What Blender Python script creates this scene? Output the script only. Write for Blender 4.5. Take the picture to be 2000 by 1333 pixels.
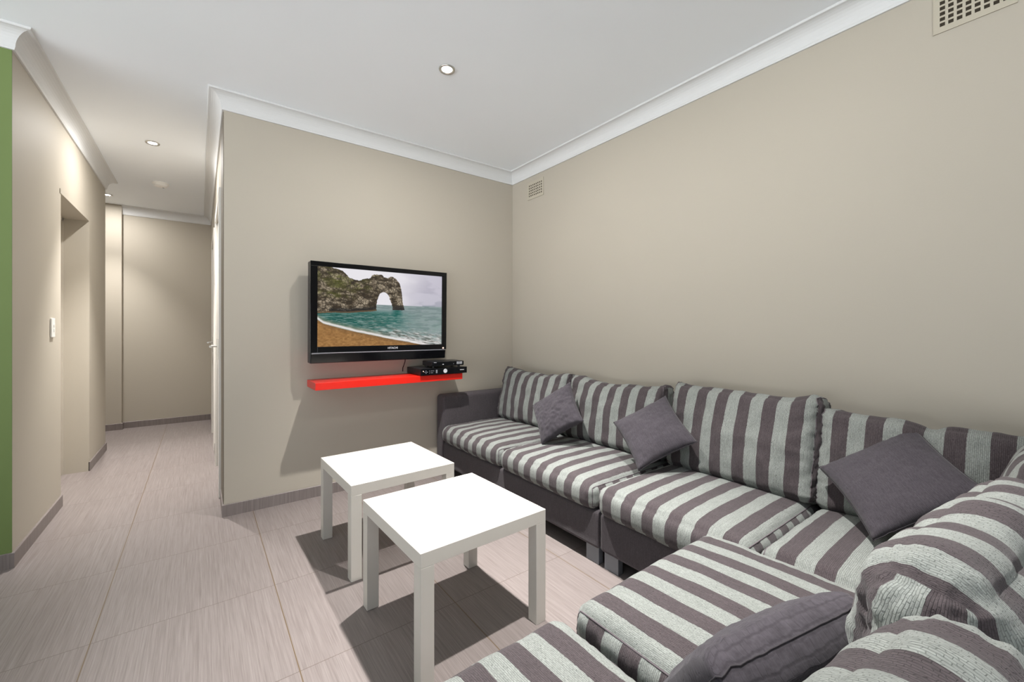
import bpy, bmesh, math, random
import numpy as np
from math import radians as rad, pi, sin, cos
from mathutils import Vector, Matrix, noise

S = bpy.context.scene
for o in list(bpy.data.objects):
    bpy.data.objects.remove(o)
COL = S.collection

# ------------------------------------------------------------------ camera
cd = bpy.data.cameras.new('camera')
cam = bpy.data.objects.new('camera', cd)
COL.objects.link(cam)
cam.location = (0, 0, 1.173)
cam.rotation_euler = (pi / 2, 0, -rad(36.8))
cd.sensor_width = 36
cd.lens = 814 / 2000 * 36
cd.shift_y = -(666.5 - 646) / 2000
cd.clip_start = 0.02
S.camera = cam

# ------------------------------------------------------------------ world, exposure
w = bpy.data.worlds.new('world')
S.world = w
w.use_nodes = True
# added fill through the open rear: dim sky, bright lower half lighting the ceiling
_nt = w.node_tree
_tc = _nt.nodes.new('ShaderNodeTexCoord')
_sz = _nt.nodes.new('ShaderNodeSeparateXYZ')
_nt.links.new(_tc.outputs['Generated'], _sz.inputs[0])
_rp = _nt.nodes.new('ShaderNodeValToRGB')
_nt.links.new(_sz.outputs[2], _rp.inputs[0])
_rp.color_ramp.elements[0].position = 0.0
_rp.color_ramp.elements[0].color = (0.95, 0.98, 1.0, 1)
_rp.color_ramp.elements[1].position = 0.02
_rp.color_ramp.elements[1].color = (0.06, 0.065, 0.07, 1)
_nt.links.new(_rp.outputs[0], _nt.nodes['Background'].inputs[0])
_nt.nodes['Background'].inputs[1].default_value = 4.3
S.view_settings.view_transform = 'Standard'
S.view_settings.look = 'None'
S.view_settings.gamma = 1
S.view_settings.use_curve_mapping = False
EXPO = 0.08
S.view_settings.exposure = EXPO
S.cycles.use_denoising = True
S.cycles.max_bounces = 12
S.cycles.diffuse_bounces = 8
S.cycles.sample_clamp_indirect = 6
# (wide spill, narrow beam) watts of each recessed lamp
LAMP_W = {'main': (14, 430), 'sofa': (10, 400), 'hall': (14, 400), 'far': (11, 170)}
LAMP_COL = (1.0, 0.97, 0.94)

# ------------------------------------------------------------------ materials
def lin(r, g, b):
    f = lambda c: (c / 255) / 12.92 if c / 255 < 0.04045 else (((c / 255) + 0.055) / 1.055) ** 2.4
    return (f(r), f(g), f(b), 1)

class NT:
    def __init__(s, name):
        s.m = bpy.data.materials.new(name)
        s.m.use_nodes = True
        s.t = s.m.node_tree
        s.b = s.t.nodes['Principled BSDF']
    def n(s, kind, **kw):
        nd = s.t.nodes.new(kind)
        for k, v in kw.items():
            setattr(nd, k, v)
        return nd
    def l(s, a, b):
        s.t.links.new(a, b)
    def val(s, sock, v):
        if hasattr(v, 'links') or isinstance(v, bpy.types.NodeSocket):
            s.l(v, sock)
        else:
            sock.default_value = v
    def math(s, op, a, b=0.0, c=0.0, clamp=False):
        nd = s.n('ShaderNodeMath', operation=op, use_clamp=clamp)
        for i, v in enumerate((a, b, c)):
            if i < len(nd.inputs):
                s.val(nd.inputs[i], v)
        return nd.outputs[0]
    def mix(s, f, a, b):
        nd = s.n('ShaderNodeMix', data_type='RGBA')
        s.val(nd.inputs[0], f)
        s.val(nd.inputs[6], a)
        s.val(nd.inputs[7], b)
        return nd.outputs[2]
    def mapping(s, vec, scale=(1, 1, 1), loc=(0, 0, 0)):
        nd = s.n('ShaderNodeMapping')
        s.l(vec, nd.inputs[0])
        nd.inputs['Scale'].default_value = scale
        nd.inputs['Location'].default_value = loc
        return nd.outputs[0]
    def noise(s, vec, scale, detail=3, rough=0.5):
        nd = s.n('ShaderNodeTexNoise')
        s.l(vec, nd.inputs['Vector'])
        nd.inputs['Scale'].default_value = scale
        nd.inputs['Detail'].default_value = detail
        nd.inputs['Roughness'].default_value = rough
        return nd.outputs[0]
    def bump(s, h, strength=0.3, dist=0.002):
        nd = s.n('ShaderNodeBump')
        nd.inputs['Strength'].default_value = strength
        nd.inputs['Distance'].default_value = dist
        s.l(h, nd.inputs['Height'])
        s.l(nd.outputs[0], s.b.inputs['Normal'])
    def base(s, c, rough=0.5, metal=0.0, spec=0.5):
        s.val(s.b.inputs['Base Color'], c)
        s.b.inputs['Roughness'].default_value = rough
        s.b.inputs['Metallic'].default_value = metal
        s.b.inputs['Specular IOR Level'].default_value = spec

def m_plain(name, c, rough=0.5, metal=0.0, spec=0.5, nz=0.04, coat=0.0):
    t = NT(name)
    g = t.n('ShaderNodeTexCoord').outputs['Object']
    k = t.noise(g, 35, 3)
    dark = tuple(x * (1 - nz) for x in c[:3]) + (1,)
    light = tuple(min(1, x * (1 + nz)) for x in c[:3]) + (1,)
    t.base(t.mix(k, dark, light), rough, metal, spec)
    t.b.inputs['Coat Weight'].default_value = coat
    return t.m

def m_emit(name, c, st):
    t = NT(name)
    t.base((0.8, 0.8, 0.8, 1), 0.4)
    t.b.inputs['Emission Color'].default_value = c
    t.b.inputs['Emission Strength'].default_value = st
    return t.m

def m_paint(name, c, bump=0.12):
    t = NT(name)
    g = t.n('ShaderNodeTexCoord').outputs['Object']
    a = t.noise(g, 1.3, 2)
    d = tuple(x * 0.97 for x in c[:3]) + (1,)
    e = tuple(min(1, x * 1.03) for x in c[:3]) + (1,)
    t.base(t.mix(a, d, e), 0.62, 0, 0.3)
    h = t.noise(g, 160, 4, 0.6)
    t.bump(h, bump, 0.002)
    return t.m

def m_tile(name, vertical=False):
    """streaky grey tile: 0.605 m squares on the floor (joint grid from the photo), streaks along y"""
    t = NT(name)
    g = t.n('ShaderNodeTexCoord').outputs['Object']
    sx = t.n('ShaderNodeSeparateXYZ')
    t.l(g, sx.inputs[0])
    X, Y, Z = sx.outputs
    if vertical:
        st = t.mapping(g, (330, 330, 5))
        st2 = t.mapping(g, (120, 120, 3))
        big = t.noise(g, 2.0, 2)
    else:
        tx = t.math('DIVIDE', t.math('SUBTRACT', X, 0.275), 0.605)
        ty = t.math('DIVIDE', t.math('SUBTRACT', Y, 1.585), 0.607)
        ix, iy = t.math('FLOOR', tx), t.math('FLOOR', ty)
        cb = t.n('ShaderNodeCombineXYZ')
        t.l(ix, cb.inputs[0]); t.l(iy, cb.inputs[1])
        wn = t.n('ShaderNodeTexWhiteNoise', noise_dimensions='2D')
        t.l(cb.outputs[0], wn.inputs['Vector'])
        off = t.n('ShaderNodeVectorMath', operation='SCALE')
        t.l(wn.outputs['Color'], off.inputs[0]); off.inputs['Scale'].default_value = 7.0
        ad = t.n('ShaderNodeVectorMath', operation='ADD')
        t.l(g, ad.inputs[0]); t.l(off.outputs[0], ad.inputs[1])
        st = t.mapping(ad.outputs[0], (380, 6, 1))
        st2 = t.mapping(ad.outputs[0], (150, 2.5, 1))
        big = wn.outputs['Value']
    n1 = t.noise(st, 1.0, 3, 0.6)
    n2 = t.noise(st2, 1.0, 3, 0.6)
    k = t.math('ADD', t.math('MULTIPLY', n1, 0.6), t.math('MULTIPLY', n2, 0.4))
    k = t.math('MULTIPLY_ADD', t.math('SUBTRACT', k, 0.5), 2.8, 0.5, clamp=True)
    c = t.mix(k, lin(109, 100, 97), lin(140, 132, 129))
    c = t.mix(t.math('MULTIPLY', big, 0.16), c, lin(118, 108, 106))
    if not vertical:
        fx = t.math('ABSOLUTE', t.math('SUBTRACT', t.math('FRACT', tx), 0.5))
        fy = t.math('ABSOLUTE', t.math('SUBTRACT', t.math('FRACT', ty), 0.5))
        jx = t.math('GREATER_THAN', fx, 0.5 - 0.0018 / 0.605)
        jy = t.math('GREATER_THAN', fy, 0.5 - 0.0012 / 0.605)
        c = t.mix(jy, c, lin(92, 80, 75))
        c = t.mix(jx, c, lin(100, 84, 64))
        hh = t.math('SUBTRACT', t.math('MULTIPLY', k, 0.25), t.math('MAXIMUM', jx, jy))
    else:
        hh = k
    t.base(c, 0.42, 0, 0.35)
    t.bump(hh, 0.15, 0.001)
    return t.m

def m_fabric(name, striped=True, period=0.112, light=lin(132, 136, 132), dark=lin(75, 68, 70), weave=1.0):
    """chenille: UV = metres across (u) and along (v) the cloth"""
    t = NT(name)
    uv = t.n('ShaderNodeUVMap').outputs[0]
    sx = t.n('ShaderNodeSeparateXYZ')
    t.l(uv, sx.inputs[0])
    U, V = sx.outputs[0], sx.outputs[1]
    rib = t.noise(t.mapping(uv, (420, 95, 1)), 1.0, 2, 0.5)
    slub = t.noise(t.mapping(uv, (260, 14, 1)), 1.0, 3, 0.6)
    blot = t.noise(uv, 9, 3)
    br = t.n('ShaderNodeTexBrick')
    wob = t.n('ShaderNodeTexNoise')
    t.l(uv, wob.inputs['Vector']); wob.inputs['Scale'].default_value = 60
    cbv = t.n('ShaderNodeCombineXYZ')
    t.l(V, cbv.inputs[0]); t.l(U, cbv.inputs[1])
    wv = t.n('ShaderNodeVectorMath', operation='MULTIPLY_ADD')
    t.l(wob.outputs['Color'], wv.inputs[0]); wv.inputs[1].default_value = (0.02, 0.0022, 0)
    t.l(cbv.outputs[0], wv.inputs[2])
    t.l(wv.outputs[0], br.inputs['Vector'])
    br.inputs['Scale'].default_value = 1.0
    br.inputs['Brick Width'].default_value = 0.0125
    br.inputs['Row Height'].default_value = 0.0046
    br.inputs['Mortar Size'].default_value = 0.0008
    br.inputs['Mortar Smooth'].default_value = 0.9
    br.inputs['Color1'].default_value = (1, 1, 1, 1)
    br.inputs['Color2'].default_value = (0.86, 0.86, 0.86, 1)
    br.inputs['Mortar'].default_value = (0.35, 0.35, 0.35, 1)
    tex = t.math('ADD', t.math('MULTIPLY', rib, 0.55), t.math('MULTIPLY', slub, 0.45))
    if striped:
        ph = t.math('FRACT', t.math('DIVIDE', t.math('ADD', U, t.math('MULTIPLY', t.math('SUBTRACT', rib, 0.5), 0.003)), period))
        f = t.math('GREATER_THAN', ph, 0.5)
        c = t.mix(f, light, dark)
    else:
        c = dark
    k = t.math('MULTIPLY_ADD', t.math('SUBTRACT', tex, 0.5), 1.5, 1.0)
    k = t.math('MULTIPLY', k, t.math('MULTIPLY_ADD', blot, 0.16, 0.92))
    sep = t.n('ShaderNodeSeparateColor')
    t.l(br.outputs['Color'], sep.inputs[0])
    k = t.math('MULTIPLY', k, t.math('MULTIPLY_ADD', t.math('SUBTRACT', sep.outputs[0], 0.9), 0.8 * weave, 1.0))
    vm = t.n('ShaderNodeVectorMath', operation='SCALE')
    t.val(vm.inputs[0], c if striped else c[:3]); t.l(k, vm.inputs['Scale'])
    t.base(vm.outputs[0], 0.95, 0, 0.12)
    t.b.inputs['Sheen Weight'].default_value = 0.12
    t.b.inputs['Sheen Roughness'].default_value = 0.5
    hh = t.math('ADD', t.math('MULTIPLY', tex, 0.7), t.math('MULTIPLY', sep.outputs[0], 0.6 * weave))
    t.bump(hh, 0.55, 0.0025)
    return t.m

M = {}
M['beige'] = m_paint('beige_paint', lin(178, 171, 158))
M['green'] = m_paint('green_paint', lin(112, 131, 78))
M['ceil'] = m_paint('ceiling_white', lin(242, 247, 253), 0.05)
M['cornice'] = m_paint('cornice_white', lin(214, 215, 215), 0.02)
M['tile'] = m_tile('streaked_floor_tile')
M['skirt'] = m_tile('streaked_skirting_tile', True)
M['jamb'] = m_paint('jamb_paint', lin(181, 174, 162), 0.04)
M['white_door'] = m_plain('door_enamel', lin(215, 212, 206), 0.35)
M['stripe'] = m_fabric('striped_chenille')
M['plain'] = m_fabric('plain_chenille', False, dark=lin(76, 71, 74), weave=0.5)
M['pillow'] = m_fabric('pillow_chenille', False, dark=lin(68, 64, 69), weave=0.5)
M['pipe'] = m_plain('piping_thread', lin(92, 84, 88), 0.9, nz=0.1)
M['seam'] = m_plain('dark_seam_thread', lin(48, 44, 48), 0.9, nz=0.1)
M['steel'] = m_plain('grey_painted_steel', lin(120, 124, 130), 0.4, 0.3)
M['table'] = m_plain('white_lacquer', lin(204, 200, 192), 0.33, nz=0.01)
M['red'] = m_plain('red_lacquer', lin(206, 32, 20), 0.28, nz=0.02)
M['gloss'] = m_plain('black_gloss', lin(10, 11, 14), 0.12, spec=0.3)
M['black'] = m_plain('black_plastic', lin(22, 22, 25), 0.35)
M['dark'] = m_plain('vent_hollow', lin(52, 45, 34), 0.9)
M['silver'] = m_plain('silver_print', lin(205, 207, 212), 0.35, 0.2)
M['grey'] = m_plain('grey_buttons', lin(150, 152, 160), 0.4)
M['chrome'] = m_plain('brushed_chrome', lin(200, 198, 192), 0.25, 0.9)
M['switch'] = m_plain('switch_plastic', lin(238, 238, 234), 0.3, nz=0.01)
M['vent'] = m_paint('vent_paint', lin(181, 174, 158), 0.02)
M['alarm'] = m_plain('alarm_plastic', lin(244, 243, 240), 0.4, nz=0.01)
M['bulb'] = m_emit('lit_lamp', (1, 0.95, 0.88, 1), 30)
M['led_red'] = m_emit('red_indicator', (1, 0.16, 0.05, 1), 2.2)
M['led_amber'] = m_emit('amber_indicator', (1, 0.42, 0.2, 1), 2.0)

# ------------------------------------------------------------------ mesh helpers
def link(name, me, mat, parent=None, kind=None, loc=None):
    o = bpy.data.objects.new(name, me)
    COL.objects.link(o)
    if mat is not None:
        me.materials.append(mat)
    if parent is not None:
        o.parent = parent
    if kind:
        o['kind'] = kind
    if loc is not None:
        o.location = loc
    return o

def fin(name, bm, mat, parent=None, kind=None, smooth=False, loc=None):
    bmesh.ops.recalc_face_normals(bm, faces=bm.faces[:])
    me = bpy.data.meshes.new(name)
    bm.to_mesh(me)
    bm.free()
    if smooth:
        me.shade_smooth()
    return link(name, me, mat, parent, kind, loc)

def tag(o, label, cat, group=None):
    o['label'] = label
    o['category'] = cat
    if group:
        o['group'] = group
    return o

def thing(name, label, cat, loc=(0, 0, 0), rz=0.0, group=None):
    o = bpy.data.objects.new(name, None)
    COL.objects.link(o)
    o.empty_display_size = 0.05
    o.location = loc
    o.rotation_euler = (0, 0, rz)
    return tag(o, label, cat, group)

def B(bm, x0, y0, z0, x1, y1, z1, bev=0.0, seg=2):
    r = bmesh.ops.create_cube(bm, size=1)
    vs = r['verts']
    for v in vs:
        v.co = Vector((x0 + (v.co.x + .5) * (x1 - x0), y0 + (v.co.y + .5) * (y1 - y0), z0 + (v.co.z + .5) * (z1 - z0)))
    if bev:
        es = list({e for v in vs for e in v.link_edges})
        bmesh.ops.bevel(bm, geom=es, offset=bev, segments=seg, affect='EDGES', profile=0.5)
    return vs

def box(name, a, b, mat, parent=None, bev=0.0, kind=None, seg=2):
    bm = bmesh.new()
    B(bm, *a, *b, bev, seg)
    return fin(name, bm, mat, parent, kind)

def lathe(bm, prof, seg=40, c=(0, 0, 0), axis='z'):
    rings = []
    for r, z in prof:
        ring = []
        for i in range(seg):
            a = 2 * pi * i / seg
            p = (r * cos(a), r * sin(a), z)
            if axis == 'y':
                p = (p[0], p[2], p[1])
            ring.append(bm.verts.new((c[0] + p[0], c[1] + p[1], c[2] + p[2])))
        rings.append(ring)
    for a, b in zip(rings, rings[1:]):
        for i in range(seg):
            bm.faces.new((a[i], a[(i + 1) % seg], b[(i + 1) % seg], b[i]))
    for ring in (rings[0], rings[-1]):
        try:
            bm.faces.new(ring)
        except ValueError:
            pass

def tube(bm, pts, r, closed=False, seg=6):
    n = len(pts)
    pts = [Vector(p) for p in pts]
    rings = []
    up = Vector((0, 0, 1))
    for i in range(n):
        if closed:
            d = pts[(i + 1) % n] - pts[i - 1]
        else:
            d = pts[min(i + 1, n - 1)] - pts[max(i - 1, 0)]
        if d.length < 1e-9:
            d = Vector((1, 0, 0))
        d.normalize()
        s = d.cross(up)
        if s.length < 0.05:
            s = d.cross(Vector((1, 0, 0)))
        s.normalize()
        u = s.cross(d)
        rings.append([bm.verts.new(pts[i] + r * (cos(2 * pi * k / seg) * s + sin(2 * pi * k / seg) * u)) for k in range(seg)])
    m = n if closed else n - 1
    for i in range(m):
        a, b = rings[i], rings[(i + 1) % n]
        for k in range(seg):
            bm.faces.new((a[k], a[(k + 1) % seg], b[(k + 1) % seg], b[k]))
    if not closed:
        bm.faces.new(rings[0]); bm.faces.new(rings[-1])

def sweep(bm, path, side, prof):
    """profile (offset into the room, z) along a plan polyline; side = +1 room on the left of travel; mitred"""
    P = [Vector((x, y)) for x, y in path]
    rings = []
    for i in range(len(P)):
        ns = []
        for a, b in ((i - 1, i), (i, i + 1)):
            if 0 <= a and b < len(P):
                d = (P[b] - P[a]).normalized()
                ns.append(Vector((-d.y, d.x)) * side)
        if len(ns) == 2:
            m = (ns[0] + ns[1]).normalized()
            m = m / m.dot(ns[0])
        else:
            m = ns[0]
        rings.append([bm.verts.new((P[i].x + m.x * o, P[i].y + m.y * o, z)) for o, z in prof])
    n = len(prof)
    for a, b in zip(rings, rings[1:]):
        for k in range(n):
            bm.faces.new((a[k], a[(k + 1) % n], b[(k + 1) % n], b[k]))
    bm.faces.new(rings[0]); bm.faces.new(rings[-1])

# ------------------------------------------------------------------ the room
XR, YT, XC, XL, YG, YF, ZC = 2.392, 3.188, 0.119, -0.745, 3.13, 6.78, 2.66
ZK = 2.56
T = 0.12
box('floor', (-3.6, -3.2, -0.1), (XR + T, YF + T, 0), M['tile'], kind='structure')
box('ceiling', (-3.6, -3.2, ZC), (XR + T, YF + T, ZC + 0.1), M['ceil'], kind='structure')
box('wall_right', (XR, -3.2, 0), (XR + T, YT + T, ZC), M['beige'], kind='structure')
box('wall_back', (-0.4, -3.2, 0), (XR, -3.08, ZC), M['beige'], kind='structure')
box('wall_front', (XC, YT, 0), (XR, YT + T, ZC), M['beige'], kind='structure')

def wall_with_openings(name, x0, x1, y0, y1, openings, mat):
    bm = bmesh.new()
    y = y0
    for a, b, zt in openings:
        B(bm, x0, y, 0, x1, a, ZC)
        B(bm, x0, a, zt, x1, b, ZC)
        y = b
    B(bm, x0, y, 0, x1, y1, ZC)
    return fin(name, bm, mat, kind='structure')

wall_with_openings('wall_corridor_right', XC, XC + T, YT + T, YF, [(3.62, 4.42, 2.10), (5.05, 5.85, 2.10)], M['beige'])
DT = 2.085
wall_with_openings('wall_left', XL - 0.2, XL, YG + 0.004, 5.66, [(4.03, 4.895, DT)], M['beige'])
box('wall_green', (-3.6, YG, 0), (XL - 0.0005, YG + T, ZC), M['green'], kind='structure')
box('wall_far', (-2.4, YF, 0), (XC + T, YF + T, ZC), M['beige'], kind='structure')
box('wall_hall_left', (-2.4, 5.66, 0), (-2.28, YF, ZC), M['beige'], kind='structure')
box('wall_hall_return', (-2.4, 5.54, 0), (XL - 0.2, 5.66, ZC), M['beige'], kind='structure')
box('trim_1', (-2.28, YF - 0.06, 0), (XL + 0.0, YF, ZC), M['beige'], kind='structure')

# cornice
cp = [(0, ZK), (0.010, ZK), (0.012, ZK + 0.008)]
for i in range(9):
    a = pi / 2 * i / 8
    cp.append((0.078 - 0.064 * cos(a), ZK + 0.012 + 0.078 * sin(a)))
cp += [(0.081, ZC - 0.003), (0.081, ZC), (0, ZC)]
bm = bmesh.new()
sweep(bm, [(XR, -3.0), (XR, YT), (XC, YT), (XC, YF), (XL, YF)], 1, cp)
fin('trim_2', bm, M['cornice'], kind='structure', smooth=False)
bm = bmesh.new()
sweep(bm, [(-3.5, YG), (XL, YG), (XL, 5.66), (-2.2, 5.66)], -1, cp)
fin('trim_3', bm, M['cornice'], kind='structure')

# tile skirting
sp = [(0, 0), (0.010, 0), (0.010, 0.073), (0.008, 0.075), (0, 0.075)]
def skirting(name, path, side):
    bm = bmesh.new()
    sweep(bm, path, side, sp)
    fin(name, bm, M['skirt'], kind='structure')
skirting('baseboard_right', [(XR, -3.0), (XR, YT), (XC, YT), (XC, YT + 0.30)], 1)
skirting('baseboard_corridor', [(XC, 4.5), (XC, 4.98)], 1)
skirting('baseboard_far', [(XC, 5.93), (XC, YF), (XL, YF), (XL, YF - 0.06), (-2.2, YF - 0.06)], 1)
skirting('baseboard_left', [(-3.5, YG), (XL, YG), (XL, 4.03)], -1)
skirting('baseboard_hall', [(XL, 4.895), (XL, 5.66), (-2.2, 5.66)], -1)

# doors
d = box('door_1', (XL - 0.20, 4.035, 0.004), (XL - 0.16, 4.89, DT - 0.004), M['jamb'], kind='structure', bev=0.002)
bm = bmesh.new()
for a in ((4.03, 0.0, 4.052, DT), (4.873, 0.0, 4.895, DT)):
    B(bm, XL - 0.16, a[0], a[1], XL - 0.146, a[2], a[3])
B(bm, XL - 0.16, 4.03, DT - 0.022, XL - 0.146, 4.895, DT)
fin('trim_4', bm, M['jamb'], kind='structure')
bm = bmesh.new()      # thin raised bead round the opening
B(bm, XL, 4.895, 0.0, XL + 0.004, 4.925, DT + 0.03)
B(bm, XL, 4.0, DT, XL + 0.004, 4.895, DT + 0.03)
fin('trim_5', bm, M['beige'], kind='structure')

def corridor_door(n, y0, y1, tr):
    bm = bmesh.new()
    for a, b in ((y0 - 0.075, y0), (y1, y1 + 0.075)):
        B(bm, XC - 0.016, a, 0, XC, b, 2.175, 0.003)
    B(bm, XC - 0.016, y0, 2.10, XC, y1, 2.175, 0.003)
    for a, b in ((y0, y0 + 0.02), (y1 - 0.02, y1)):
        B(bm, XC, a, 0, XC + T, b, 2.10)
    fin('trim_%d' % tr, bm, M['white_door'], kind='structure')
    d = box('door_%d' % n, (XC + 0.004, y0 + 0.023, 0.005), (XC + 0.042, y1 - 0.023, 2.092), M['white_door'], kind='structure', bev=0.002)
    for z in (0.28, 1.05, 1.82):
        bm = bmesh.new()
        lathe(bm, [(0.007, z - 0.05), (0.007, z + 0.05)], 12, (XC - 0.004, y0 + 0.022, 0))
        fin('hinge', bm, M['chrome'], d)
    bm = bmesh.new()
    B(bm, XC - 0.006, y1 - 0.10, 0.93, XC + 0.004, y1 - 0.06, 1.10, 0.002)
    tube(bm, [(XC - 0.004, y1 - 0.08, 1.04), (XC - 0.045, y1 - 0.08, 1.04), (XC - 0.052, y1 - 0.09, 1.04), (XC - 0.052, y1 - 0.20, 1.04)], 0.009, seg=10)
    fin('door_handle', bm, M['chrome'], d, smooth=False)
corridor_door(2, 3.62, 4.42, 6)
corridor_door(3, 5.05, 5.85, 7)

box('trim_8', (XC - 0.003, YT + 0.012, 0.076), (XC, YT + 0.33, ZK - 0.004), m_paint('taupe_strip', lin(112, 104, 91), 0.03), kind='structure')  # thin strip added over the corridor wall return, darker than the wall

# ------------------------------------------------------------------ ceiling lamps
def downlight(x, y, watts, label, group='recessed downlights'):
    t = thing('downlight', label, 'ceiling light', (x, y, ZC), 0, group)
    bm = bmesh.new()
    lathe(bm, [(0.030, -0.001), (0.031, -0.006), (0.043, -0.008), (0.046, -0.004), (0.046, 0.0), (0.030, 0.0)], 40)
    fin('trim_ring', bm, M['chrome'], t, smooth=True)
    bm = bmesh.new()
    lathe(bm, [(0.0301, -0.0005), (0.029, -0.003), (0.018, -0.006), (0.0005, -0.007)], 32)
    fin('lamp', bm, M['bulb'], t, smooth=True)
    for kind, p, z in (('AREA', watts[0], -0.012), ('SPOT', watts[1], -0.016)):
        ld = bpy.data.lights.new('lamp_light', kind)
        ld.energy = p
        ld.color = LAMP_COL
        if kind == 'AREA':
            ld.shape = 'DISK'
            ld.size = 0.05
        else:
            ld.shadow_soft_size = 0.025
            ld.spot_size = rad(76)
            ld.spot_blend = 1.0
        lo = bpy.data.objects.new('lamp_light', ld)
        COL.objects.link(lo)
        lo.parent = t
        lo.location = (0, 0, z)
    return t
downlight(1.123, 2.118, LAMP_W['main'], 'bright round downlight in the ceiling over the two white tables')
downlight(1.123, 0.876, LAMP_W['sofa'], 'round ceiling downlight over the near end of the striped sofa')
downlight(-0.302, 4.345, LAMP_W['hall'], 'lit round downlight in the corridor ceiling before the smoke alarm')
downlight(-0.815, 6.30, LAMP_W['far'], 'small round downlight at the far end of the corridor past the left wall')

t = thing('smoke_alarm', 'white round smoke alarm on the corridor ceiling', 'smoke alarm', (-0.319, 5.487, ZC))
bm = bmesh.new()
lathe(bm, [(0.066, 0), (0.066, -0.010), (0.061, -0.014)], 48)
fin('base', bm, M['alarm'], t, smooth=False)
bm = bmesh.new()
lathe(bm, [(0.058, -0.0135), (0.058, -0.024), (0.050, -0.034), (0.030, -0.038), (0.0005, -0.0385)], 48)
fin('cover', bm, M['alarm'], t, smooth=False)
bm = bmesh.new()
lathe(bm, [(0.008, -0.0375), (0.008, -0.041), (0.0005, -0.0415)], 20, (0.02, 0.02, 0))
fin('test_button', bm, M['grey'], t)

# ------------------------------------------------------------------ wall vents and switch
def vent(y, z, label, ncol, nrow, px, pz, hx, hz):
    """perforated plate on the right wall, y = its near edge ... real holes"""
    W, H = ncol * px + 0.03, nrow * pz + 0.04
    t = thing('air_vent', label, 'air vent', (XR, y, z), 0, 'wall air vents')
    bm = bmesh.new()
    ys = [-W / 2]
    for i in range(ncol):
        c = -W / 2 + 0.015 + px * (i + .5)
        ys += [c - hx / 2, c + hx / 2]
    ys.append(W / 2)
    zs = [-H / 2]
    for i in range(nrow):
        c = -H / 2 + 0.02 + pz * (i + .5)
        zs += [c - hz / 2, c + hz / 2]
    zs.append(H / 2)
    g = [[[bm.verts.new((x, yy, zz)) for zz in zs] for yy in ys] for x in (-0.005, -0.0015)]
    for i in range(len(ys) - 1):
        for j in range(len(zs) - 1):
            if i % 2 == 1 and j % 2 == 1:
                a = [(i, j), (i + 1, j), (i + 1, j + 1), (i, j + 1)]
                for (p, q), (r, s) in zip(a, a[1:] + a[:1]):
                    bm.faces.new((g[0][p][q], g[0][r][s], g[1][r][s], g[1][p][q]))
            else:
                for k in (0, 1):
                    bm.faces.new((g[k][i][j], g[k][i + 1][j], g[k][i + 1][j + 1], g[k][i][j + 1]))
    a = [(i, 0) for i in range(len(ys))] + [(len(ys) - 1, j) for j in range(1, len(zs))] + \
        [(i, len(zs) - 1) for i in range(len(ys) - 2, -1, -1)] + [(0, j) for j in range(len(zs) - 2, 0, -1)]
    for (p, q), (r, s) in zip(a, a[1:] + a[:1]):
        bm.faces.new((g[0][p][q], g[0][r][s], g[1][r][s], g[1][p][q]))
    fin('grille', bm, M['vent'], t)
    box('backing', (-0.0015, -W / 2 + 0.004, -H / 2 + 0.004), (-0.0003, W / 2 - 0.004, H / 2 - 0.004), M['dark'], t)
vent(2.846, 2.434, 'small beige perforated air vent high on the wall near the room corner', 8, 5, 0.0237, 0.0228, 0.0135, 0.0135)
vent(0.222, 2.447, 'beige perforated air vent at the top right edge of the photo', 8, 5, 0.0237, 0.0218, 0.0150, 0.0145)

t = thing('light_switch', 'white two-button light switch on the left wall beside the doorway', 'light switch', (XL, 3.815, 1.19))
bm = bmesh.new()
B(bm, 0.0, -0.037, -0.060, 0.009, 0.037, 0.060, 0.003)
fin('wall_plate', bm, M['switch'], t)
for z in (-0.013, 0.013):
    bm = bmesh.new()
    B(bm, 0.008, 0.0, z - 0.009, 0.0125, 0.014, z + 0.009, 0.0015)
    fin('rocker', bm, M['switch'], t)

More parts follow.
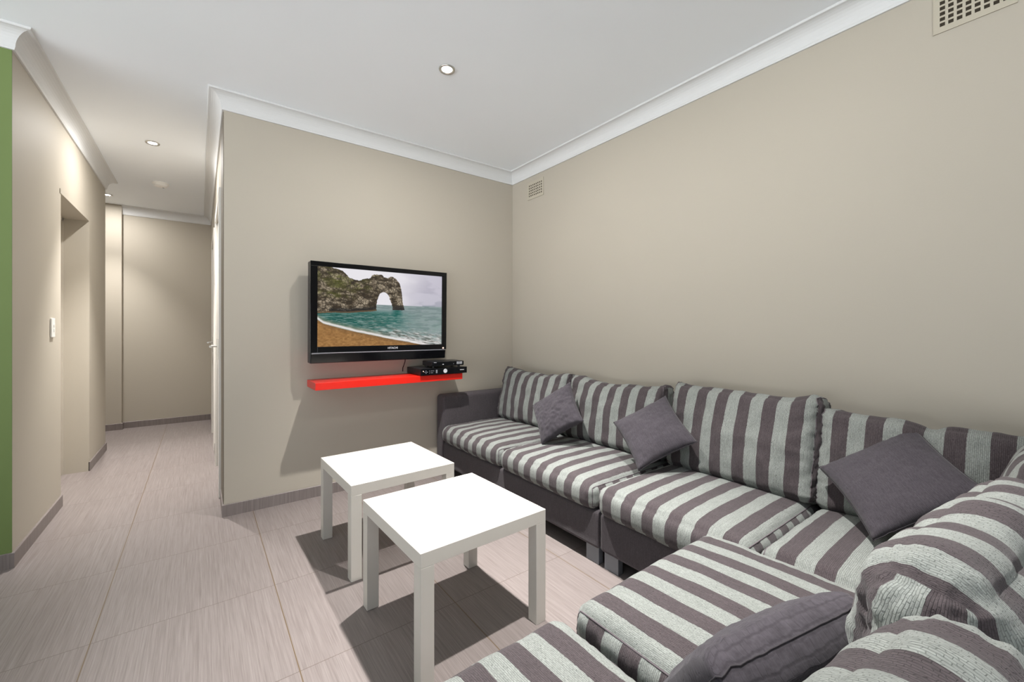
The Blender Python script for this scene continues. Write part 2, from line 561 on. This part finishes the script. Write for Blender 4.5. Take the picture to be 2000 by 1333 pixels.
# ------------------------------------------------------------------ cushions
def rounded_cushion(w, d, h, r, step, puff=(0.02, 0.01, 0.01), wr=0.003, seed=0, deform=None, phase=0.0, wrap=False):
    """soft box, x width (stripes repeat along x), y depth (front = -), z up from 0.  Returns bmesh + end seam loops."""
    bm = bmesh.new()
    uvl = bm.loops.layers.uv.new('UVMap')
    H = Vector((w / 2, d / 2, h / 2))
    inner = Vector((max(H.x - r, 0.001), max(H.y - r, 0.001), max(H.z - r, 0.001)))
    cache = {}
    def place(p):
        k = (round(p[0], 5), round(p[1], 5), round(p[2], 5))
        if k in cache:
            return cache[k]
        p = Vector(p)
        c = Vector([max(-inner[i], min(inner[i], p[i])) for i in range(3)])
        n = p - c
        n.normalize()
        q = c + n * r
        a, b, e = p.x / H.x, p.y / H.y, p.z / H.z
        fx, fy, fz = (1 - a * a), (1 - b * b), (1 - e * e)
        q.z += puff[0] * (fx * fy) ** 0.6 * e
        q.y += puff[1] * (fx * fz) ** 0.7 * b
        q.x += puff[2] * (fy * fz) ** 0.7 * a
        s = Vector((seed * 7.3, seed * 3.1, seed * 1.7))
        q += n * (noise.noise(p * 9 + s) * wr + noise.noise(Vector((p.x * 26, p.y * 14, p.z * 20)) + s) * wr * 0.45)
        if abs(a) > 0.6:   # puckers near the sewn ends
            q += n * noise.noise(Vector((p.x * 18, p.y * 55, p.z * 55)) + s) * wr * 0.8 * (abs(a) - 0.6) / 0.4
        q.z += h / 2
        if deform:
            q = deform(q, a, b, e)
        v = bm.verts.new(q)
        cache[k] = v
        return v
    nx, ny, nz = [max(4, int(round(2 * H[i] / step))) for i in range(3)]
    gx = [-H.x + 2 * H.x * i / nx for i in range(nx + 1)]
    gy = [-H.y + 2 * H.y * i / ny for i in range(ny + 1)]
    gz = [-H.z + 2 * H.z * i / nz for i in range(nz + 1)]
    def face(A, Bq, f, uvf):
        for i in range(len(A) - 1):
            for j in range(len(Bq) - 1):
                ps = [f(A[i], Bq[j]), f(A[i + 1], Bq[j]), f(A[i + 1], Bq[j + 1]), f(A[i], Bq[j + 1])]
                try:
                    fc = bm.faces.new([place(p) for p in ps])
                except ValueError:
                    continue
                for lp, p in zip(fc.loops, ps):
                    lp[uvl].uv = uvf(p)
    ph = phase
    for s in (1, -1):
        face(gx, gy, lambda a, b: (a, b, s * H.z), lambda p: (p[0] + ph, s * p[1] + 3))
        face(gx, gz, lambda a, b: (a, s * H.y, b), lambda p: (p[0] + ph, -s * p[2] + s * (H.y + H.z) + 3))
        face(gy, gz, lambda a, b: (s * H.x, a, b), (lambda p, s=s: (s * (H.x + p[1] + H.y) + ph, p[2] + 3 + H.y + H.z)) if wrap else (lambda p: (p[1] + 0.02, p[2] + 6)))
    loops = []
    for s in (1, -1):
        lp = [(s * H.x, y, -H.z) for y in gy] + [(s * H.x, H.y, z) for z in gz[1:]] + \
             [(s * H.x, y, H.z) for y in gy[-2::-1]] + [(s * H.x, -H.y, z) for z in gz[-2:0:-1]]
        loops.append([place(p).co.copy() for p in lp])
    return bm, loops

def add_cushion(name, parent, mat, pos, rot, piping=0.0024, **kw):
    bm, loops = rounded_cushion(**kw)
    o = fin(name, bm, mat, parent, smooth=True)
    o.location = pos
    o.rotation_euler = rot
    if piping:
        for lp in loops:
            pb = bmesh.new()
            tube(pb, lp, piping, closed=True)
            fin('piping', pb, M['pipe'], o, smooth=True)
    return o

def sofa_base(parent, W, seat0, arm=None, backs=('back',), legs=(), D=0.815):
    """local frame: x along the front, y = 0 front to 0.815 back, z up"""
    def panel(name, a, b, bev):
        bm = bmesh.new()
        B(bm, *a, *b, bev, 4)
        uvl = bm.loops.layers.uv.new('UVMap')
        for f in bm.faces:
            n = f.normal
            for lp in f.loops:
                c = lp.vert.co
                if abs(n.z) > 0.7:
                    lp[uvl].uv = (c.x, c.y)
                elif abs(n.y) > 0.7:
                    lp[uvl].uv = (c.x, c.z)
                else:
                    lp[uvl].uv = (c.y, c.z)
        return fin(name, bm, M['plain'], parent, smooth=False)
    panel('base', (seat0, 0.0, 0.085), (W, D - 0.10, 0.272), 0.018)
    if arm:
        panel('armrest', (0.0, 0.0, 0.085), (arm - 0.004, D - 0.004, 0.645), 0.030)
    if 'back' in backs:
        panel('back_frame', (seat0, D - 0.118, 0.085), (W, D, 0.690), 0.028)
    if 'end' in backs:
        panel('back_frame', (W - 0.118, 0.0, 0.085), (W, D - 0.122, 0.690), 0.028)
    for x, y in legs:
        bm = bmesh.new()
        B(bm, x, y, 0, x + 0.085, y + 0.035, 0.0848, 0.002)
        fin('leg', bm, M['steel'], parent)

SEAT_Z = 0.273
def ears(amp, sag, lean=0.0, seed=0):
    def f(q, a, b, e):
        if e > 0:
            q.z += e * (amp * abs(a) ** 5 - sag * (1 - a * a))
            q.z += e * noise.noise(Vector((a * 3.2, seed * 5.1, 0.3))) * 0.018
        q.y += lean * e * e * 0.0
        return q
    return f

G = 'sections of the striped corner sofa'
# --- two-seat section with the arm, along the right wall, at the TV wall end
A = thing('sofa_section', 'two-seat striped sofa section with a grey arm against the TV wall', 'sofa', (1.575, 3.165, 0), -pi / 2, G)
sofa_base(A, 1.772, 0.131, 0.131, legs=((0.02, 0.02), (1.672, 0.02), (0.02, 0.74), (1.672, 0.74)))
sc = dict(d=0.70, h=0.132, r=0.048, step=0.013, puff=(0.022, 0.012, 0.006), wr=0.004)
add_cushion('seat_cushion', A, M['stripe'], (0.131 + 0.408, 0.325, SEAT_Z), (0, 0, 0), w=0.806, seed=1, phase=0.406 + 0.0, **sc)
add_cushion('seat_cushion', A, M['stripe'], (0.951 + 0.405, 0.322, SEAT_Z), (0, 0, 0), w=0.806, seed=2, phase=0.408, **sc)
bk = dict(d=0.150, h=0.435, r=0.05, step=0.011, puff=(0.004, 0.042, 0.004), wr=0.012)
add_cushion('back_cushion', A, M['stripe'], (0.131 + 0.412, 0.575, SEAT_Z + 0.128), (rad(-13), 0, rad(2)), w=0.80, seed=3, phase=0.40 + 0.05, deform=ears(0.035, 0.014, seed=3), **bk)
add_cushion('back_cushion', A, M['stripe'], (0.951 + 0.40, 0.585, SEAT_Z + 0.125), (rad(-13), 0, rad(1)), w=0.775, seed=4, phase=0.39, deform=ears(0.028, 0.010, seed=4), **bk)

# --- armless single section
Bq = thing('sofa_section', 'armless single striped sofa section in the middle of the right wall', 'sofa', (1.575, 1.387, 0), -pi / 2, G)
sofa_base(Bq, 0.718, 0.0, legs=((0.015, 0.02), (0.615, 0.02), (0.015, 0.74), (0.615, 0.74)))
add_cushion('seat_cushion', Bq, M['stripe'], (0.362, 0.318, SEAT_Z), (0, 0, 0), w=0.710, seed=5, phase=0.362, d=0.71, h=0.138, r=0.048, step=0.012, puff=(0.024, 0.014, 0.006), wr=0.004)
add_cushion('back_cushion', Bq, M['stripe'], (0.372, 0.585, SEAT_Z + 0.13), (rad(-13), 0, rad(-1)), w=0.725, seed=6, phase=0.362, deform=ears(0.03, 0.0, seed=6), d=0.160, h=0.46, r=0.05, step=0.011, puff=(0.006, 0.045, 0.004), wr=0.011)

# --- corner section
Cq = thing('sofa_section', 'corner striped sofa section where the two rows meet', 'sofa', (1.575, 0.664, 0), -pi / 2, G)
sofa_base(Cq, 0.815, 0.0, backs=('back', 'end'), legs=((0.70, 0.02), (0.02, 0.74), (0.70, 0.74)))
add_cushion('seat_cushion', Cq, M['stripe'], (0.345, 0.34, SEAT_Z), (0, 0, 0), w=0.682, seed=7, phase=0.341, d=0.69, h=0.135, r=0.048, step=0.012, puff=(0.022, 0.012, 0.006), wr=0.004)
def kink(q, a, b, e):
    k = math.exp(-((a - 0.02) / 0.10) ** 2)
    q.y += 0.020 * k
    if e > 0:
        q.z += e * (-0.018 * k + 0.02 * abs(a) ** 5)
    if a > 0:
        q.y -= 0.02 * a
    return q
add_cushion('back_cushion', Cq, M['stripe'], (0.345, 0.60, SEAT_Z + 0.125), (rad(-11), 0, 0), w=0.69, seed=8, phase=0.345, deform=kink, d=0.14, h=0.42, r=0.045, step=0.011, puff=(0.004, 0.034, 0.004), wr=0.010)
add_cushion('back_cushion', Cq, M['stripe'], (0.575, 0.33, SEAT_Z + 0.13), (rad(-14), 0, rad(-90)), w=0.56, seed=9, phase=0.28, deform=ears(0.02, 0.0, seed=9), d=0.16, h=0.46, r=0.06, step=0.012, puff=(0.01, 0.035, 0.01), wr=0.006)

# --- near section with its back to the camera
Dq = thing('sofa_section', 'near two-seat striped sofa section facing the white tables, seen over its back', 'sofa', (1.566, 0.80, 0), pi, G)
sofa_base(Dq, 1.47, 0.0, D=0.90, legs=((0.02, 0.02), (1.36, 0.02), (0.02, 0.74), (1.36, 0.74)))
sd = dict(d=0.72, h=0.135, r=0.05, step=0.009, puff=(0.024, 0.012, 0.006), wr=0.004)
add_cushion('seat_cushion', Dq, M['stripe'], (0.367, 0.320, SEAT_Z), (0, 0, 0), w=0.735, seed=10, phase=0.361, **sd)
add_cushion('seat_cushion', Dq, M['stripe'], (0.765 + 0.366, 0.305, SEAT_Z - 0.012), (0, 0, 0), w=0.724, seed=11, phase=0.362 + 0.0, **sd)
bd = dict(d=0.155, h=0.43, r=0.074, step=0.008, puff=(0.010, 0.035, 0.03), wr=0.010, wrap=True, piping=0)
add_cushion('back_cushion', Dq, M['stripe'], (0.372, 0.660, SEAT_Z + 0.130), (rad(-8), 0, rad(-6)), w=0.765, seed=12, phase=0.375, deform=ears(0.004, 0.0, seed=12), **bd)
add_cushion('back_cushion', Dq, M['stripe'], (1.13, 0.645, SEAT_Z + 0.122), (rad(-8), 0, rad(-7)), w=0.70, seed=13, phase=0.35, deform=ears(0.004, 0.0, seed=13), **bd)

# ------------------------------------------------------------------ scatter pillows
def pillow(label, c, a, b, s, Tk, seed, crumple=0.006, pinch=0.075, pw=0.42, hs=1.0, group='plain grey scatter cushions'):
    a = Vector(a).normalized()
    n = a.cross(Vector(b)).normalized()
    b = n.cross(a)
    bm = bmesh.new()
    uvl = bm.loops.layers.uv.new('UVMap')
    N = 44
    def pt(i, j, sd):
        u, v = -1 + 2 * i / N, -1 + 2 * j / N
        # diamond frame: a and b run to the corners, so turn the square by 45 degrees
        x = u * (1 - pinch * (1 - v * v)) * s / 2 * hs
        y = v * (1 - pinch * (1 - u * u)) * s / 2
        t = ((1 - u * u) * (1 - v * v))
        z = sd * (Tk / 2) * max(t, 0) ** pw
        q = Vector((u * 3 + seed * 4.7, v * 3, sd * 0.7))
        z += crumple * noise.noise(q) * (t ** 0.3) + crumple * 0.8 * noise.noise(q * 3.1) * (t ** 0.3)
        r = (abs(u) * abs(v)) ** 2
        z += 0.010 * r * noise.noise(Vector((u * 8 + seed, v * 8, 1)))
        return Vector(((x - y) * .7071, (x + y) * .7071, z))
    vs = {}
    def V(i, j, sd):
        edge = i in (0, N) or j in (0, N)
        k = (i, j, 0 if edge else sd)
        if k not in vs:
            vs[k] = bm.verts.new(pt(i, j, sd))
        return vs[k]
    for sd in (1, -1):
        for i in range(N):
            for j in range(N):
                q = [(i, j), (i + 1, j), (i + 1, j + 1), (i, j + 1)]
                f = bm.faces.new([V(*p, sd) for p in q])
                for lp, p in zip(f.loops, q):
                    lp[uvl].uv = (p[0] / N * s + seed, p[1] / N * s)
    ring = [(i, 0) for i in range(N)] + [(N, j) for j in range(N)] + [(i, N) for i in range(N, 0, -1)] + [(0, j) for j in range(N, 0, -1)]
    seam = [V(i, j, 1).co.copy() for i, j in ring]
    o = fin('scatter_cushion', bm, M['pillow'], smooth=True)
    o.matrix_world = Matrix.Translation(Vector(c)) @ Matrix((a, b, n)).transposed().to_4x4()
    tag(o, label, 'cushion', group)
    sb = bmesh.new()
    tube(sb, seam, 0.0015, closed=True)
    fin('seam', sb, M['seam'], o, smooth=True)
    return o
CAMP = Vector((0, 0, 1.173))
def nearer(c, k):
    return CAMP + (Vector(c) - CAMP) * k
pillow('small crumpled dark grey cushion leaning between the two back cushions by the arm', nearer((1.946, 2.096, 0.611), 0.99), (0.066, -0.995, -0.069), (0.533, -0.024, 0.846), 0.335, 0.13, 1, 0.012)
pillow('plain dark grey cushion standing on its corner in front of the middle gap', nearer((2.073, 1.427, 0.594), 0.955), (0.205, -0.977, -0.065), (0.644, 0.085, 0.76), 0.335, 0.12, 2)
pillow('large dark grey cushion leaning on the corner section back', nearer((2.146, 0.402, 0.594), 0.94), (-0.205, -0.972, 0.111), (0.741, -0.08, 0.667), 0.362, 0.11, 3, 0.004)
e1 = Vector((-0.966, 0.257, -0.07)).normalized()
e2 = Vector((-0.12, -0.53, 0.84)).normalized()
pillow('dark grey cushion tucked against the near back cushions, seen from its top edge', (0.804, 0.342, 0.551), (e1 + e2), (e2 - e1), 0.37, 0.125, 4, 0.005, 0.015, 0.2, 0.8)

# ------------------------------------------------------------------ side tables
def side_table(label, cx, cy, a):
    t = thing('side_table', label, 'table', (cx, cy, 0), rad(a), 'square white side tables')
    bm = bmesh.new()
    B(bm, -0.275, -0.275, 0.40, 0.275, 0.275, 0.45, 0.0012, 1)
    fin('tabletop', bm, M['table'], t)
    for sx in (-1, 1):
        for sy in (-1, 1):
            bm = bmesh.new()
            x, y = sx * 0.25, sy * 0.25
            B(bm, x - 0.025, y - 0.025, 0.0, x + 0.025, y + 0.025, 0.40, 0.0012, 1)
            fin('leg', bm, M['table'], t)
    return t
side_table('square white side table nearest the camera, in front of the near seats', 0.838, 1.537, 1.4)
side_table('square white side table farther back, under the red wall shelf', 0.83, 2.28, 1.3)

# ------------------------------------------------------------------ shelf
t = thing('wall_shelf', 'glossy red floating shelf on the wall under the television', 'shelf', (1.145, YT, 0.782))
box('board', (-0.547, -0.26, 0.0), (0.547, -0.001, 0.048), M['red'], t, bev=0.0015)

# ------------------------------------------------------------------ television
TVX, TVY, TVZ = 1.093, 3.038, 1.295
t = thing('television', 'black flat television on the wall above the red shelf showing a sea arch', 'television', (TVX, TVY, TVZ))
t.rotation_euler = (rad(1.0), 0, 0)
W2, HT, HB = 0.506, 0.345, -0.345
sx0, sx1, sz0, sz1 = -0.462, 0.466, -0.232, 0.312
bm = bmesh.new()
B(bm, -W2, 0.002, HB, W2, 0.075, HT, 0.006)
B(bm, -W2 + 0.08, 0.075, HB + 0.09, W2 - 0.08, 0.105, HT - 0.07, 0.01)
fin('housing', bm, M['black'], t)
bm = bmesh.new()
fr = [(-W2, sz1, W2, HT), (-W2, -0.272, sx0, sz1), (sx1, -0.272, W2, sz1), (sx0, -0.272, sx1, sz0)]
for a, b, c_, d_ in fr:
    B(bm, a, -0.014, b, c_, 0.004, d_, 0.0018)
fin('bezel', bm, M['gloss'], t)
bm = bmesh.new()
B(bm, -W2 + 0.004, -0.010, HB, W2 - 0.004, 0.030, -0.279, 0.004)
for v in bm.verts:
    if v.co.z < -0.33 and v.co.y < 0.01:
        v.co.y += 0.011
fin('speaker_bar', bm, M['gloss'], t)
bm = bmesh.new()
B(bm, -W2 + 0.01, -0.012, -0.2785, W2 - 0.01, -0.004, -0.2725, 0.001)
fin('trim_strip', bm, M['grey'], t)

def text(name, body, size, mat, parent, loc, ext=0.0006):
    cu = bpy.data.curves.new(name, 'FONT')
    cu.body = body
    cu.size = size
    cu.align_x = 'CENTER'
    cu.align_y = 'CENTER'
    cu.extrude = ext
    cu.offset = 0.0003
    tmp = bpy.data.objects.new(name, cu)
    COL.objects.link(tmp)
    dg = bpy.context.evaluated_depsgraph_get()
    me = bpy.data.meshes.new_from_object(tmp.evaluated_get(dg))
    bpy.data.objects.remove(tmp)
    me.materials.clear()
    o = link(name, me, mat, parent)
    o.location = loc
    o.rotation_euler = (pi / 2, 0, 0)
    return o
text('brand_lettering', 'HITACHI', 0.020, M['silver'], t, (0.060, -0.0146, -0.252))
bm = bmesh.new()
lathe(bm, [(0.006, 0.0), (0.006, 0.003), (0.001, 0.0032)], 16, (0.477, -0.0172, -0.262), 'y')
fin('power_light', bm, M['led_amber'], t)
bm = bmesh.new()
B(bm, -0.20, 0.09, -0.16, 0.20, 0.142, 0.20, 0.004)
fin('wall_bracket', bm, M['black'], t)
bm = bmesh.new()
tube(bm, [(0.185, 0.05, HB + 0.01), (0.187, 0.06, HB - 0.02), (0.195, 0.10, HB - 0.05), (0.20, 0.135, HB - 0.075), (0.20, 0.138, HB - 0.105)], 0.0035, seg=8)
fin('cable', bm, M['black'], t, smooth=True)

# screen picture: a limestone arch, bay and shingle beach, computed per point of the panel
def screen_mesh():
    NXp, NYp = 420, 244
    # homography from the photograph's screen quad (zoomed crop coordinates) to the unit square
    src = [(250, 165), (1257, 272), (1257, 800), (245, 825)]
    dst = [(0, 0), (1, 0), (1, 1), (0, 1)]
    Am = []; bv = []
    for (x, y), (u, v) in zip(src, dst):
        Am += [[x, y, 1, 0, 0, 0, -u * x, -u * y], [0, 0, 0, x, y, 1, -v * x, -v * y]]
        bv += [u, v]
    Hm = np.append(np.linalg.solve(np.array(Am, float), np.array(bv, float)), 1).reshape(3, 3)
    def T2(pts):
        r = []
        for x, y in pts:
            q = Hm @ np.array([x, y, 1.0])
            r.append((q[0] / q[2], q[1] / q[2]))
        return np.array(r)
    rng = np.random.RandomState(5)
    def vn(u, v, f, g=None):
        g = f if g is None else g
        L = rng.rand(300, 300)
        x, y = u * f, v * g
        xi, yi = np.floor(x).astype(int), np.floor(y).astype(int)
        fx, fy = x - xi, y - yi
        fx = fx * fx * (3 - 2 * fx); fy = fy * fy * (3 - 2 * fy)
        a = lambda i, j: L[(xi + i) % 300, (yi + j) % 300]
        return (a(0, 0) * (1 - fx) + a(1, 0) * fx) * (1 - fy) + (a(0, 1) * (1 - fx) + a(1, 1) * fx) * fy
    def fbm(u, v, f, g=None, o=4):
        g = f if g is None else g
        s = 0; w_ = 0.5
        for i in range(o):
            s = s + w_ * vn(u, v, f * 2 ** i, g * 2 ** i); w_ *= 0.55
        return s
    def voro(u, v, f):
        x, y = u * f * 1.75, v * f
        xi, yi = np.floor(x).astype(int), np.floor(y).astype(int)
        J = rng.rand(200, 200, 2)
        d1 = np.full(u.shape, 9.0); d2 = np.full(u.shape, 9.0)
        for i in (-1, 0, 1):
            for j in (-1, 0, 1):
                c = J[(xi + i) % 200, (yi + j) % 200]
                dd = np.hypot(xi + i + c[..., 0] - x, yi + j + c[..., 1] - y)
                n1 = np.minimum(d1, dd)
                d2 = np.minimum(np.maximum(d1, dd), d2)
                d1 = n1
        return d1, d2 - d1
    u, v = np.meshgrid(np.linspace(0, 1, NXp), np.linspace(0, 1, NYp))
    C = lambda r, g, b: np.array([r, g, b], float)
    def mix(a, b, k):
        k = np.clip(k, 0, 1)[..., None]
        return a * (1 - k) + b * k
    sm = lambda a, b, x: (lambda t_: t_ * t_ * (3 - 2 * t_))(np.clip((x - a) / (b - a), 0, 1))
    # sky
    sky = mix(C(238, 235, 240) + 0 * u[..., None], C(186, 182, 196), sm(0.55, 1.0, u + 0.25 * fbm(u, v, 3, 5) - 0.1))
    sky = mix(sky, C(168, 170, 182), sm(0.2, 0.45, v) * sm(0.6, 0.95, u) * 0.7)
    sky = mix(sky, C(212, 208, 220), 0.6 * sm(0.45, 0.62, fbm(u, v, 5, 9)) * sm(0.6, 0.8, u))
    img = sky
    hz = 0.452
    # sea
    n_ = fbm(u, v, 14, 70)
    n2 = fbm(u, v, 40, 160)
    far = C(146, 160, 160) + 0 * u[..., None]
    teal = C(14, 84, 74) + 0 * u[..., None]
    sea = mix(far, teal, sm(0.50, 0.60, v) * (1 - sm(0.35, 0.85, u)) + 0.15 * (n_ - 0.5))
    sea = mix(sea, C(22, 92, 84), sm(0.06, 0.0, np.abs(u - 0.60)) * sm(0.50, 0.53, v) * (1 - sm(0.66, 0.74, v)) * 0.9)
    sea = mix(sea, C(136, 158, 152), sm(0.42, 0.66, fbm(u, v, 26, 120)) * 0.75 * sm(0.5, 0.62, v))
    sea = mix(sea, C(60, 90, 88), sm(0.55, 0.35, n_) * 0.25)
    img = np.where((v > hz)[..., None], sea, img)
    img = mix(img, C(150, 158, 168), (np.abs(v - hz + 0.008) < 0.006) * (u > 0.82) * (u < 0.94) * 0.8)
    # shoreline
    shore = T2([(250, 600), (300, 632), (450, 672), (600, 706), (700, 725), (800, 746), (900, 764), (1000, 782), (1130, 806), (1257, 830)])
    sv = np.interp(u, shore[:, 0], shore[:, 1])
    dist = sv - v
    foam = sm(0.26, 0.03, dist + 0.30 * (fbm(u + 1.2 * v, v + 2 - u * 0.35, 14, 44) - 0.42)) * sm(0.1, 0.7, u)
    streak = sm(0.35, 0.62, fbm(u + 1.2 * v, v + 3 - u * 0.35, 18, 90))
    fc = mix(C(104, 104, 96) + 0 * u[..., None], C(226, 222, 220), streak)
    img = mix(img, fc, np.where(v > 0.5, foam * 0.95, 0))
    img = mix(img, C(150, 140, 118), np.where((v > 0.6), sm(0.09, 0.02, dist) * (1 - sm(0.35, 0.6, u)) * 0.7, 0))
    edge = sm(0.030, 0.0, np.abs(dist - 0.012 + 0.014 * (fbm(u, v, 30, 8) - 0.5)))
    img = mix(img, C(236, 232, 230), np.where(v > 0.5, edge, 0))
    sand = mix(C(120, 84, 44) + 0 * u[..., None], C(184, 138, 84), fbm(u, v, 60, 60) * 1.1)
    sand = mix(sand, C(110, 84, 58), sm(0.06, 0.0, v - sv) * 0.5)
    img = np.where(((dist < -0.006) & (v > 0.5))[..., None], sand, img)
    # rock
    sk = T2([(250, 140), (425, 193), (470, 215), (520, 268), (560, 283), (600, 288), (640, 276), (690, 268), (702, 252), (740, 245), (780, 250), (800, 264), (830, 275), (850, 266), (880, 270), (905, 290), (925, 322), (938, 365), (945, 420), (950, 470), (958, 500), (965, 528)])
    rough = 0.014 * (fbm(u, v, 40, 40) - 0.5) * 2
    top = np.interp(u, sk[:, 0], sk[:, 1], right=2) + rough
    bs = T2([(250, 548), (400, 545), (500, 550), (600, 542), (700, 538), (740, 532), (870, 530), (965, 530)])
    bot = np.interp(u, bs[:, 0], bs[:, 1]) + rough * 0.3
    rock = (v > top) & (v < bot) & (u < sk[-1, 0])
    al = T2([(738, 534), (738, 500), (740, 470), (748, 440), (758, 415), (768, 398), (785, 388), (800, 386), (815, 390), (828, 402), (840, 424), (852, 452), (862, 482), (868, 505), (867, 534)])
    ia = np.argmin(al[:, 1])
    ul = np.interp(v, al[:ia + 1, 1][::-1], al[:ia + 1, 0][::-1]) + rough * 0.5
    ur = np.interp(v, al[ia:, 1], al[ia:, 0]) + rough * 0.5
    hole = (v > al[ia, 1]) & (u > ul) & (u < ur)
    rock &= ~hole
    wu, wv = u + 0.02 * (fbm(u, v, 9) - 0.5), v + 0.03 * (fbm(u, v, 9) - 0.5)
    d1, e1_ = voro(wu, wv, 11)
    d3, e3 = voro(wu, wv, 26)
    rc = mix(C(62, 52, 38) + 0 * u[..., None], C(172, 158, 136), sm(0.25, 0.75, fbm(u, v, 26, 34)))
    rc = mix(rc, C(52, 45, 36), sm(0.18, 0.0, e1_) * 0.8 * sm(0.3, 0.6, fbm(u, v, 6) + 0.15))
    rc = mix(rc, C(46, 40, 32), sm(0.24, 0.0, e3) * 0.75)
    gm = 0.5 * sm(0.50, 0.60, fbm(u, v, 6, 9)) * (1 - sm(0.30, 0.5, u)) * (1 - sm(0.26, 0.36, v))
    gm = np.maximum(gm, np.exp(-((u - 0.14) / 0.05) ** 2 - ((v - 0.17) / 0.12) ** 2))
    gm = np.maximum(gm, np.exp(-((u - 0.10 - (v - 0.33)) / 0.09) ** 2 - ((v - 0.33 - 0.15 * (u - 0.05)) / 0.035) ** 2) * 0.9)
    rc = mix(rc, mix(C(60, 66, 22) + 0 * u[..., None], C(108, 112, 48), fbm(u, v, 40)), gm * sm(0.3, 0.6, fbm(u, v, 22, 26)) * 0.85)
    rc = mix(rc, C(96, 80, 56), sm(0.62, 0.72, u) * 0.5)
    rc = mix(rc, C(30, 30, 30), sm(0.085, 0.02, bot - v) * sm(0.35, 0.5, fbm(u, v, 12) + 0.08) * (u > 0.08) * 0.85)
    rc = mix(rc, C(112, 92, 66), sm(0.03, 0.008, bot - v) * (u < 0.45) * 0.8)
    img = np.where(rock[..., None], rc, img)
    rgb = np.clip(img / 255, 0, 1)
    rgb = np.where(rgb < 0.04045, rgb / 12.92, ((rgb + 0.055) / 1.055) ** 2.4)
    me = bpy.data.meshes.new('screen')
    X = sx0 + u * (sx1 - sx0)
    Z = sz1 + v * (sz0 - sz1)
    co = np.stack([X, np.full_like(X, -0.006), Z], -1).reshape(-1, 3)
    idx = np.arange(NXp * NYp).reshape(NYp, NXp)
    F = np.stack([idx[:-1, :-1], idx[1:, :-1], idx[1:, 1:], idx[:-1, 1:]], -1).reshape(-1, 4)
    me.from_pydata(co.tolist(), [], F.tolist())
    at = me.color_attributes.new('picture', 'FLOAT_COLOR', 'POINT')
    at.data.foreach_set('color', np.concatenate([rgb.reshape(-1, 3), np.ones((NXp * NYp, 1))], 1).ravel().astype(np.float32))
    return me
tm = NT('lit_picture_screen')
ca = tm.n('ShaderNodeVertexColor', layer_name='picture')
tm.base((0.004, 0.004, 0.005, 1), 0.25, 0, 0.3)
tm.l(ca.outputs[0], tm.b.inputs['Emission Color'])
tm.b.inputs['Emission Strength'].default_value = 0.92 * 2 ** (-EXPO)
link('screen', screen_mesh(), tm.m, t)

# ------------------------------------------------------------------ set-top boxes
zs_ = 0.8303
t = thing('recorder_box', 'wide black recorder box with a round dial, on the red shelf', 'set-top box', (1.524, 2.914, zs_))
bm = bmesh.new()
B(bm, -0.198, 0.006, 0.004, 0.198, 0.262, 0.052, 0.003)
fin('case', bm, M['black'], t)
bm = bmesh.new()
B(bm, -0.199, -0.004, 0.0035, 0.199, 0.006, 0.0525, 0.002)
fin('front_panel', bm, M['gloss'], t)
for x in (-0.17, 0.17):
    for y in (0.03, 0.23):
        bm = bmesh.new()
        lathe(bm, [(0.012, 0.0), (0.012, 0.0045)], 16, (x, y, 0))
        fin('foot', bm, M['black'], t)
bm = bmesh.new()
lathe(bm, [(0.0115, 0.0), (0.0155, -0.002), (0.0165, 0.0), (0.0165, 0.002), (0.0115, 0.002)], 40, (0.005, -0.0045, 0.028), 'y')
fin('dial', bm, M['silver'], t, smooth=True)
def button(parent, mat, x, z, w_, h_, y):
    bm = bmesh.new()
    B(bm, x - w_ / 2, y - 0.0016, z - h_ / 2, x + w_ / 2, y + 0.001, z + h_ / 2, 0.0005, 1)
    fin('button', bm, mat, parent)
button(t, M['led_red'], -0.180, 0.034, 0.006, 0.006, -0.004)
for x, z in [(-0.158, 0.036), (-0.158, 0.018), (-0.169, 0.027), (-0.147, 0.027), (-0.158, 0.027),
             (-0.128, 0.034), (-0.114, 0.034), (-0.104, 0.034), (-0.094, 0.034), (-0.128, 0.020), (-0.114, 0.020), (-0.104, 0.020)]:
    button(t, M['grey'], x, z, 0.005, 0.004, -0.004)
for z in (0.037, 0.028, 0.019):
    button(t, M['grey'], -0.070, z, 0.013, 0.005, -0.004)
button(t, M['silver'], 0.153, 0.030, 0.036, 0.005, -0.004)

t = thing('receiver_box', 'small black receiver box stacked on top of the recorder box', 'set-top box', (1.556, 2.918, zs_ + 0.0527))
t.rotation_euler = (0, 0, rad(-1.5))
bm = bmesh.new()
B(bm, -0.137, 0.006, 0.012, 0.137, 0.180, 0.050, 0.006)
fin('case', bm, M['black'], t)
bm = bmesh.new()
B(bm, -0.138, -0.006, 0.013, 0.138, 0.007, 0.049, 0.005)
fin('front_panel', bm, M['gloss'], t)
for x in (-0.11, 0.11):
    for y in (0.03, 0.15):
        bm = bmesh.new()
        lathe(bm, [(0.010, 0.0), (0.010, 0.013)], 16, (x, y, 0))
        fin('foot', bm, M['black'], t)
for i in range(4):
    button(t, M['silver'], 0.078 + i * 0.013, 0.034, 0.006, 0.020, -0.006)
button(t, M['silver'], -0.045, 0.027, 0.012, 0.005, -0.006)
button(t, M['grey'], -0.112, 0.043, 0.022, 0.004, -0.006)
button(t, M['grey'], 0.045, 0.028, 0.004, 0.004, -0.006)
